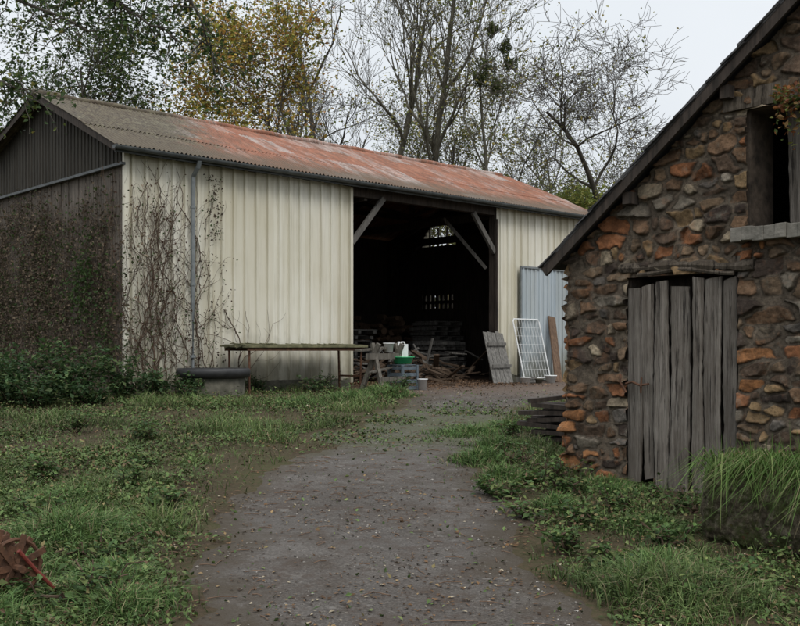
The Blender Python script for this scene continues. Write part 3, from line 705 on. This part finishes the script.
h=r.uniform(.04,.13,N)*(1+3.0*np.clip(tuft-.55,0,.3)*2)
gcol=pal(r,N,[(.07,.11,.03),(.085,.135,.038),(.12,.155,.055),(.06,.095,.035),(.19,.16,.09)],.3,[.3,.26,.19,.12,.13])*(.5+.9*vnoise(X,Y,1.0,36,4))[:,None]
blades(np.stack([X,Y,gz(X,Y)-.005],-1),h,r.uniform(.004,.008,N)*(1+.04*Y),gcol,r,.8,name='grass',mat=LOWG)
CL=[(-2.35,7.2,.55,.33),(-2.9,8.4,.5,.3),(-1.75,6.0,.3,.26),(-2.5,6.2,.4,.3),(.85,10.6,.35,.28),(1.15,11.6,.35,.3),(1.0,9.6,.25,.22),(1.3,8.2,.25,.2),(1.9,9.1,.4,.18),(-.9,17.2,.5,.35),(-.2,18.4,.5,.3),(-1.7,17.0,.7,.2),(-.45,19.4,.5,.3),(1.9,7.5,.35,.2),(1.35,5.9,.3,.16),(1.7,6.4,.35,.2),(-1.5,5.4,.3,.25),(-2.2,5.2,.3,.35),(.9,12.9,.5,.22),(1.5,13.5,.4,.25)]
Ps=[];Hs=[]
for (cx_,cy_,rd,hh_) in CL:
    n=int(2300*rd*rd*4*(9/max(cy_,6))); 
    x_=r.normal(cx_,rd*.45,n);y_=r.normal(cy_,rd*.45,n); q=np.exp(-((x_-cx_)**2+(y_-cy_)**2)/(rd*rd*.5))
    Ps.append(np.stack([x_,y_,gz(x_,y_)],-1)); Hs.append(hh_*r.uniform(.4,1,n)*(.4+.6*q)*(.5+.9*vnoise(x_,y_,3,8,2)))
P=np.concatenate(Ps);H=np.concatenate(Hs); k=~infoot(P[:,0],P[:,1]); P=P[k];H=H[k];N=len(P)
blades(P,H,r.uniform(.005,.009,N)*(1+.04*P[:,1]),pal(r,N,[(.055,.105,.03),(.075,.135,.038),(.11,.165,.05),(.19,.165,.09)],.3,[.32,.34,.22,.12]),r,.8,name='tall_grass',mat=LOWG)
X,Y=scatter(34000,r,pw=1.2); d=pathd(X,Y); cl_=vnoise(X,Y,1.7,71,4)
k=((r.random(len(X))<np.where(d>-.3,np.clip((cl_-.42)*4,.1,.8),.5)))&~infoot(X,Y); X,Y,d=X[k],Y[k],d[k];N=len(X)
leafquads(np.stack([X,Y,gz(X,Y)+.012+np.where(d<-.2,r.uniform(0,.06,N),0)],-1),r.uniform(.015,.05,N)*(.8+.02*Y)*r.uniform(.5,1,N),pal(r,N,[(.12,.07,.035),(.08,.05,.03),(.2,.14,.07),(.28,.24,.17),(.055,.035,.022)],.35,[.29,.25,.15,.09,.22]),r,1.2,.65,name='fallen_leaves',mat=LITTER)
N=5000; a_=r.uniform(5.6,10.3,N); b_=r.normal(.3,1.2,N); p=np.stack([BO.x+a_*bd.x+b_*bn.x,BO.y+a_*bd.y+b_*bn.y],-1); 
leafquads(np.c_[p,np.where(b_>-.1,.70,.665)+r.random(N)*.03],r.uniform(.03,.07,N),pal(r,N,[(.12,.07,.04),(.16,.10,.06),(.08,.05,.03)],.3),r,1.,.65,name='doorway_leaf_litter',mat=LITTER)
V=MB()
for i in range(320):
    y_=r.uniform(5,15); x_=r.uniform(-1.6,1.1); z_=float(gz(x_,y_))+.012; a_=r.uniform(0,3.14); L=r.uniform(.04,.18)
    V.tube([(x_,y_,z_),(x_+math.cos(a_)*L*.5+r.normal(0,.008),y_+math.sin(a_)*L*.5,z_+.006),(x_+math.cos(a_)*L,y_+math.sin(a_)*L,z_)],.003,4)
V.obj('fallen_twigs',WOODB)
X,Y=scatter(12000,r,pw=1.1,xm=.2); d=pathd(X,Y); k=(d>.05)&(vnoise(X,Y,2,72,3)>.45); X,Y=X[k],Y[k];N=len(X)
s_=r.uniform(.004,.014,N)*(.8+.02*Y)*r.uniform(.6,1.2,N); P=np.stack([X,Y,gz(X,Y)+.006],-1)
oc=np.array([[1,0,0],[0,1,0],[-1,0,0],[0,-1,0],[0,0,.6],[.5,.5,.3],[-.5,.5,.3],[-.5,-.5,.3],[.5,-.5,.3]])
V=P[:,None,:]+oc[None]*s_[:,None,None]*r.uniform(.6,1.3,(N,9,1)); fl=np.array([[0,5,4,8],[1,6,4,5],[2,7,4,6],[3,8,4,7]])
F=(np.arange(N)[:,None,None]*9+fl[None]).reshape(-1,4)
qmesh('gravel',V.reshape(-1,3),F,LITTER,cols=np.repeat(pal(r,N,[(.11,.10,.085),(.18,.165,.145),(.32,.3,.27),(.05,.042,.036)],.2,[.4,.28,.10,.22]),9,0))
# ---------------------------------------------------------------- shrubs
def shrub(name,c,rad,h,N,cols,size=(.06,.11),seed=1,stems=14,flat=.4):
    r=np.random.default_rng(seed); z0=float(gz(c[0],c[1])); root=empty(name,(c[0],c[1],z0))
    V=MB(); Ps=[]
    for i in range(stems):
        a=r.uniform(0,6.28); q=r.uniform(.2,1)*rad; tip=np.array([math.cos(a)*q,math.sin(a)*q,h*r.uniform(.45,1.1)])
        p=[np.array([tip[0]*.15,tip[1]*.15,0])]
        for k in range(1,6): u=k/5; p.append(np.array([tip[0]*u**.8,tip[1]*u**.8,tip[2]*u])+r.normal(0,.02,3))
        V.tube([tuple(q_) for q_ in p],[.012*(1-.7*k/5) for k in range(6)],5)
        m=N//stems; u=r.uniform(.25,1.05,m); base=np.stack([np.interp(u,np.linspace(0,1,6),[q_[j] for q_ in p]) for j in range(3)],-1)
        Ps.append(base+r.normal(0,1,(m,3))*np.array([.16,.16,.09])*rad*.9)
    P=np.concatenate(Ps); P[:,2]=np.maximum(P[:,2],.03); n=len(P)
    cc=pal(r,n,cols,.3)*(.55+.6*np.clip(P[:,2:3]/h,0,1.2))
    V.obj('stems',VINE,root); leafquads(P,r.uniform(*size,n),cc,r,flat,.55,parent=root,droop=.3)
GR=[(.035,.07,.026),(.05,.095,.032),(.028,.058,.02),(.08,.115,.04)]
SH=[(-6.6,17.0,.9,1.05,2200),(-5.7,17.3,.7,.95,1500),(-7.6,17.6,.9,1.2,2000),(-4.9,17.6,.5,.7,800),(-4.35,17.75,.4,.5,500),(-6.0,16.4,.6,.5,900),(-3.9,18.35,.35,.4,400),(-5.2,16.7,.5,.4,600),(-7.1,16.2,.7,.6,1000)]
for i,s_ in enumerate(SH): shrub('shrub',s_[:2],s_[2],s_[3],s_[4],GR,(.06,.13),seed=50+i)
WD=[(.055,.10,.03),(.075,.13,.038),(.045,.085,.028),(.12,.15,.05)]
r=np.random.default_rng(404)
wl=[(1.35,7.6),(1.75,8.2),(2.1,8.45),(1.25,9.2),(1.5,9.75),(1.1,6.7),(1.85,6.9),(-2.0,6.6),(-2.4,8.9),(-2.2,5.6),(.85,8.6),(2.2,6.2),(1.45,8.75),(1.6,5.7),(1.3,6.2),(2.35,8.1),(1.0,7.9),(-1.9,8.0),(-2.7,10.4),(-3.4,9.6),(-1.8,5.6),(-2.7,7.5),(1.2,10.2),(1.4,12.6),(-3.2,12.5),(-4.3,13.2)]
for i,s_ in enumerate(wl):
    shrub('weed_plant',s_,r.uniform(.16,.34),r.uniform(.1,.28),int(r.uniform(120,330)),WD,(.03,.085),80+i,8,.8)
for i,(a_,b_,h_) in enumerate(((2.2,-.4,.4),(2.7,-.35,.35),(.3,-.6,.5),(3.3,-1.5,.3),(4.1,-.6,.3),(5.0,-2.2,.35),(.4,-1.7,.3))):
    p=BO+bd*a_+bn*b_; shrub('nettle_clump',(p.x,p.y),.33,h_,330,GR,(.04,.08),120+i,10)
# ---------------------------------------------------------------- dark timber stack by shed corner
dk=empty('dark_timber_stack',(1.95,12.2,float(gz(1.98,12.2))),-.5); V=MB()
for k in range(6):
    for q in range(3): V.box((R.normal(0,.05),-.2+q*.2,.04+k*.08),(.6+R.normal(0,.1),.15,.05),Matrix.Rotation(R.normal(0,.14),3,'Z')@Matrix.Rotation(R.normal(0,.05),3,'Y'))
V.beam((-.3,-.25,.5),(.2,.2,.56),.1,.05)
V.obj('boards',WOODD,dk)
gd=float(gz(-2.3,5.6)); mc=empty('rusty_garden_tiller',(-2.28,5.75,gd),.9); V=MB()
for yy in (-.12,.12):
    n=14
    for k in range(n):
        a=2*math.pi*k/n; V.beam((0,yy,.2),(.19*math.cos(a),yy+.03*(-1)**k,.2+.19*math.sin(a)),.012,.035)
    V.tube([(.0+.16*math.cos(2*math.pi*k/16),yy,.2+.16*math.sin(2*math.pi*k/16)) for k in range(17)],.012,6,False)
V.tube([(0,-.2,.2),(0,.2,.2)],.022,8); V.obj('tine_wheels',RUSTM,mc)
V=MB(); V.tube([(-.32,-.1,.28),(-.32,.12,.28)],[.1,.1],14); V.beam((-.32,0,.22),(0,0,.2),.05,.04); V.tube([(-.32,0,.36),(-.32,0,.44)],.035,8); V.obj('engine',BLACKP,mc,bev=.01)
V=MB(); V.tube([(0,-.16,.3),(.1,-.16,.18),(.22,-.16,.05)],.012,8); V.tube([(-.3,.1,.3),(-.5,.15,.75),(-.8,.18,.8)],.014,8); V.tube([(-.3,-.1,.3),(-.5,-.15,.75),(-.8,-.18,.8)],.014,8)
V.obj('red_handles',REDP,mc)
# ---------------------------------------------------------------- TREES
def segtubes(S,n):
    S=np.asarray(S,float);p0=S[:,0:3];p1=S[:,3:6];r0=S[:,6];r1=S[:,7]; d=p1-p0; d/=np.maximum(np.linalg.norm(d,axis=1,keepdims=True),1e-9)
    ref=np.where(np.abs(d[:,2:3])>.9,np.array([[1.,0,0]]),np.array([[0,0,1.]])); a=np.cross(d,ref); a/=np.linalg.norm(a,axis=1,keepdims=True); b=np.cross(d,a)
    ang=np.arange(n)*2*math.pi/n; ca=np.cos(ang)[None,:,None];sa=np.sin(ang)[None,:,None]
    ring=a[:,None]*ca+b[:,None]*sa
    V=np.concatenate([p0[:,None]+ring*r0[:,None,None],p1[:,None]+ring*r1[:,None,None]],1).reshape(-1,3)
    k=np.arange(n);k2=(k+1)%n; f=np.stack([k,k2,n+k2,n+k],-1); F=(np.arange(len(S))[:,None,None]*2*n+f[None]).reshape(-1,4)
    return V,F
def growtree(name,base,H,seed,lv=5,spread=.75,leafn=0,leafcols=None,leafsize=(.12,.2),trunkr=None,first=.35,wob=.16,kids=(5,8),up=.08,bark=BARK,tw=1.,leafspread=.3,lean=(0,0)):
    r=np.random.default_rng(seed); segs=[];tips=[]
    trunkr=trunkr or H*.0125
    def g(p,d,L,rad,l):
        ns=max(3,int(L/(.55 if l<2 else .33))); ns=min(ns,12); st=L/ns
        pts=[p.copy()];ds=[d.copy()];q=p.copy()
        for i in range(ns):
            d=d+r.normal(0,wob*(1 if l else .45),3)+np.array([0,0,up*(1 if l else .6)]); d/=np.linalg.norm(d)
            q2=q+d*st; u0=i/ns;u1=(i+1)/ns; ra=rad*(1-.75*u0);rb=rad*(1-.75*u1)
            segs.append((*q,*q2,max(ra,.009*tw),max(rb,.007*tw))); q=q2; pts.append(q.copy());ds.append(d.copy())
            if l>=lv-2: tips.append(q.copy())
        if l>=lv-1: return
        nk=r.integers(kids[0],kids[1]+1)+(4 if l==0 else 0)
        for k in range(nk):
            u=r.uniform(first if l==0 else .2,1.0); i=min(int(u*ns),ns); pp=pts[i]; dd=ds[i]
            rv=r.normal(size=3); rv-=dd*(rv@dd); rv/=np.linalg.norm(rv); s=spread*r.uniform(.7,1.25)
            nd=dd*math.cos(s)+rv*math.sin(s)
            Lc=L*(r.uniform(.42,.7) if l else r.uniform(.33,.55)*(1.2-.5*u)); g(pp,nd,Lc,rad*(1-.7*u)*r.uniform(.5,.75),l+1)
    b=np.array([base[0],base[1],float(gz(base[0],base[1],0))-.1])
    d0=np.array([lean[0],lean[1],1.]);d0/=np.linalg.norm(d0)
    g(b,d0,H*.85,trunkr,0)
    S=np.array(segs); S[:,0:3]-=b;S[:,3:6]-=b
    root=empty(name,tuple(b)); big=S[:,6]>.05
    V,F=segtubes(S[big],7); qmesh('trunk_and_limbs',V,F,bark,root,smooth=True)
    V,F=segtubes(S[~big],3); qmesh('twigs',V,F,bark,root)
    T=np.array(tips)-b
    if leafn:
        cl=r.random(len(T)); ok=np.where((cl>.25)&(vnoise(T[:,0]+T[:,1]*.5,T[:,2],.6,seed+3,2)>.38))[0]; i=ok[r.integers(0,len(ok),leafn)]
        P=T[i]+r.normal(0,leafspread,(len(i),3)); n=len(P)
        c=pal(r,n,leafcols,.3)*(.6+.8*vnoise(P[:,0]+P[:,1],P[:,2],.7,seed,2))[:,None]
        leafquads(P,r.uniform(*leafsize,n),c,r,.2,.7,parent=root)
    return root,T
def W(px,Y): return ((px-400)/1000*Y,Y)
YEL=[(.42,.33,.07),(.36,.25,.06),(.26,.26,.06),(.30,.16,.05),(.15,.18,.05)]
YG=[(.15,.17,.045),(.22,.21,.06),(.28,.23,.07),(.10,.13,.035)]
GRN=[(.05,.085,.026),(.07,.11,.03),(.12,.14,.045),(.035,.06,.02)]
S1=(.09,.17)
growtree('autumn_tree',W(300,36),12.2,1,5,.8,12000,YEL,(.10,.19),kids=(4,5),leafspread=.28)
growtree('autumn_tree',W(215,34),9.8,2,5,.85,6500,YEL,(.10,.18),kids=(3,5),leafspread=.28)
growtree('autumn_tree',W(150,35),9.0,22,5,.85,5000,YEL,(.10,.18),kids=(3,5),leafspread=.28)
growtree('bare_tree',W(372,42),17,3,5,.5,900,YG,S1,kids=(4,5),bark=BARKG)
growtree('bare_tree',W(430,40),17.5,4,5,.45,1600,YG,S1,kids=(4,5),bark=BARKG)
growtree('bare_tree',W(330,44),17.5,5,5,.55,500,YG,S1,kids=(4,5))
growtree('bare_tree',W(545,44),12.5,6,5,.65,2600,YG,S1,kids=(4,5),bark=BARKG)
growtree('bare_oak',W(625,36),12.4,7,5,.9,1300,YG,(.08,.14),kids=(5,7),wob=.27,trunkr=.2,first=.3,up=.04)
growtree('bare_tree',W(465,48),12.5,8,5,.7,5500,YG,S1,kids=(4,5))
growtree('bare_tree',W(400,50),13,18,5,.7,4500,YG,S1,kids=(4,5))
growtree('bare_tree',W(250,46),15,13,5,.6,800,YEL,S1,kids=(4,5))
growtree('bare_tree',W(675,44),10.5,14,5,.8,1800,YG,S1,kids=(4,5))
rt,T=growtree('mistletoe_tree',W(494,38),13.6,9,5,.4,1500,YG,S1,kids=(4,5),bark=BARKG,trunkr=.15)
r=np.random.default_rng(5)
for i,(px_,py_,rd) in enumerate(((488,68,.5),(505,48,.36),(492,30,.26),(497,88,.34),(510,64,.26),(481,80,.28))):
    c=np.array([*W(px_,38),1.5+(350-py_)/1000*38]); n=700; P=r.normal(size=(n,3)); P/=np.linalg.norm(P,axis=1,keepdims=True); P*=rd*r.random((n,1))**.4*(1+.35*np.sin(P[:,:1]*5+i))
    o=empty('mistletoe_clump',tuple(c)); leafquads(P,r.uniform(.06,.13,n),pal(r,n,[(.06,.08,.025),(.1,.12,.04),(.04,.052,.02)]),r,0,.45,parent=o)
    st_=T+np.array(rt.location); j=np.argmin(np.linalg.norm(st_-c,axis=1)); V=MB(); V.tube([tuple(st_[j]-c),(0,0,0)],.035,5); V.obj('stem',BARKG,o)
growtree('yellow_green_tree',W(592,38),7.6,10,5,.8,9000,[(.22,.25,.06),(.28,.27,.07),(.15,.19,.05)],(.10,.17),kids=(3,5),leafspread=.3)
growtree('yellow_green_tree',W(540,40),7.8,11,5,.8,7500,[(.15,.17,.05),(.21,.2,.06),(.10,.13,.04)],(.10,.17),kids=(3,5),leafspread=.3)
growtree('yellow_green_tree',W(450,42),9,16,5,.8,7500,[(.12,.13,.045),(.18,.165,.055),(.09,.10,.035)],(.10,.17),kids=(3,5),leafspread=.35)
growtree('green_tree',W(70,30),11.5,12,5,.85,9000,GRN,(.09,.16),kids=(4,5),leafspread=.3)
def limb(pts,r0,r1,rng,V,Ps,ntw,tl,nl,sp=.1):
    pts=[np.array(p,float) for p in pts]; n=len(pts)
    u=np.linspace(0,1,n); uu=np.linspace(0,1,n*5); cp=np.stack([np.interp(uu,u,[p[j] for p in pts]) for j in range(3)],-1)
    for _ in range(3): cp[1:-1]=(cp[:-2]+cp[1:-1]*2+cp[2:])/4
    cp=cp+rng.normal(0,.018,cp.shape)
    V.tube([tuple(p) for p in cp],list(np.linspace(r0,r1,n*5)),7)
    for k in range(ntw):
        t_=rng.uniform(.25,1); p=np.array([np.interp(t_,uu,cp[:,j]) for j in range(3)]); d=rng.normal(size=3); d[2]-=.3; d/=np.linalg.norm(d); q=[p]
        L=tl*rng.uniform(.5,1.2)
        for j in range(6): d=d+rng.normal(0,.2,3)+np.array([0,0,-.08]); d/=np.linalg.norm(d); q.append(q[-1]+d*L/6)
        V.tube([tuple(a) for a in q],list(np.linspace(.008,.002,7)),4,False)
        for j in range(nl): s=rng.uniform(.2,1.05); b=np.array([np.interp(s,np.linspace(0,1,7),[a[m] for a in q]) for m in range(3)]); Ps.append(b+rng.normal(0,sp*.55,3))
r=np.random.default_rng(77); no=empty('overhanging_tree',(0,0,0)); V=MB(); Ps=[]
V.tube([(-7.2,10.6,.2),(-7.1,10.5,2),(-6.9,10.4,4),(-6.6,10.4,6),(-6.3,10.5,8)],[.28,.24,.21,.16,.08],12)
limb([(-6.9,10.4,4.6),(-5.6,10.5,5.4),(-4.4,10.6,5.4),(-3.3,10.7,4.9)],.06,.01,r,V,Ps,90,.7,17)
limb([(-6.8,10.4,5.2),(-5,10.2,6.0),(-3.2,10.1,5.8),(-2.2,10.1,5.2),(-1.85,10.2,4.4)],.05,.006,r,V,Ps,75,.55,15)
limb([(-6.9,10.4,3.9),(-5.6,10.2,4.3),(-4.6,10.1,4.4),(-3.75,10.0,4.1)],.05,.008,r,V,Ps,80,.55,15)
limb([(-6.7,10.5,5.6),(-4.8,10.9,6.3),(-3.0,11,5.9),(-1.9,11,5.5)],.05,.008,r,V,Ps,70,.75,16)
limb([(-6.6,10.5,6.2),(-5.2,10.9,6.4),(-4.0,11,6.0),(-3.1,11,5.3),(-2.4,11,4.9)],.05,.008,r,V,Ps,70,.6,15)
limb([(-6.6,10.5,7),(-7.5,10.9,8.2),(-8,11,8.8)],.08,.02,r,V,Ps,40,.9,12)
limb([(-6.7,10.5,6),(-6,9.2,7),(-5.5,8,7.4)],.08,.02,r,V,Ps,40,.9,12)
P=np.array(Ps); N=len(P)
V.obj('trunk_and_limbs',BARK,no)
cl=pal(r,N,[(.035,.062,.02),(.05,.082,.026),(.09,.115,.03),(.022,.038,.015),(.18,.16,.04)],.3,[.3,.3,.17,.17,.06])
leafquads(P,r.uniform(.045,.08,N),cl,r,.1,.6,parent=no,droop=.5)
r=np.random.default_rng(99); N=26000; a=r.uniform(-75,75,N); hN=5.0+3.0*vnoise(a,a*0,.12,61,3)
P=np.stack([a,68+r.normal(0,2,N)+.002*a*a,.6+hN*r.random(N)**.8],-1)
c=pal(r,N,[(.06,.08,.03),(.1,.11,.045),(.15,.12,.05),(.07,.06,.035)],.3)
leafquads(P,r.uniform(.5,.9,N),c,r,.1,.8,name='distant_treeline')
# ---------------------------------------------------------------- light, sky, camera
w=bpy.data.worlds.new('World'); sc.world=w; w.use_nodes=True; nt=w.node_tree; bg=nt.nodes['Background']
sky=nt.nodes.new('ShaderNodeTexSky'); sky.sky_type='NISHITA'; sky.sun_disc=False
az=math.radians(160); el=math.radians(48); sky.sun_elevation=el; sky.sun_rotation=az; sky.dust_density=4
tc=nt.nodes.new('ShaderNodeTexCoord'); sp=nt.nodes.new('ShaderNodeSeparateXYZ'); nt.links.new(tc.outputs['Generated'],sp.inputs[0])
cr_=nt.nodes.new('ShaderNodeValToRGB'); e=cr_.color_ramp.elements; e[0].position=0; e[0].color=(7.6,7.95,8.3,1); e[1].position=1; e[1].color=(20,20.5,21.3,1)
m_=e.new(.35); m_.color=(8.4,8.8,9.2,1)
m_=e.new(.6); m_.color=(14,14.4,15.1,1)
nt.links.new(sp.outputs[2],cr_.inputs[0])
no_=nt.nodes.new('ShaderNodeTexNoise'); no_.inputs['Scale'].default_value=2.2; no_.inputs['Detail'].default_value=5; nt.links.new(tc.outputs['Generated'],no_.inputs['Vector'])
r2=nt.nodes.new('ShaderNodeValToRGB'); r2.color_ramp.elements[0].position=.3; r2.color_ramp.elements[0].color=(.93,.94,.95,1); r2.color_ramp.elements[1].position=.7; r2.color_ramp.elements[1].color=(1.04,1.04,1.04,1); nt.links.new(no_.outputs['Fac'],r2.inputs[0])
mu=nt.nodes.new('ShaderNodeMix'); mu.data_type='RGBA'; mu.blend_type='MULTIPLY'; mu.inputs[0].default_value=1; nt.links.new(cr_.outputs[0],mu.inputs[6]); nt.links.new(r2.outputs[0],mu.inputs[7])
mx=nt.nodes.new('ShaderNodeMix'); mx.data_type='RGBA'; mx.inputs[0].default_value=.95; nt.links.new(sky.outputs[0],mx.inputs[6]); nt.links.new(mu.outputs[2],mx.inputs[7])
nt.links.new(mx.outputs[2],bg.inputs['Color']); bg.inputs['Strength'].default_value=.105
sl=bpy.data.lights.new('sun','SUN'); sl.energy=1.2; sl.angle=math.radians(22); sl.color=(1,.96,.9)
so=bpy.data.objects.new('sun',sl); COL.objects.link(so)
dv=Vector((math.sin(az)*math.cos(el),-abs(math.cos(az))*math.cos(el),math.sin(el))); so.rotation_euler=dv.to_track_quat('Z','Y').to_euler()
cam=bpy.data.cameras.new('camera'); co=bpy.data.objects.new('camera',cam); COL.objects.link(co)
co.location=(0,0,1.5); co.rotation_euler=(math.radians(90),0,0); cam.sensor_width=36; cam.lens=45; cam.shift_y=37/800; cam.clip_end=2000; cam.clip_start=.1
sc.camera=co
sc.view_settings.view_transform='Standard'; sc.view_settings.look='None'; sc.view_settings.exposure=0
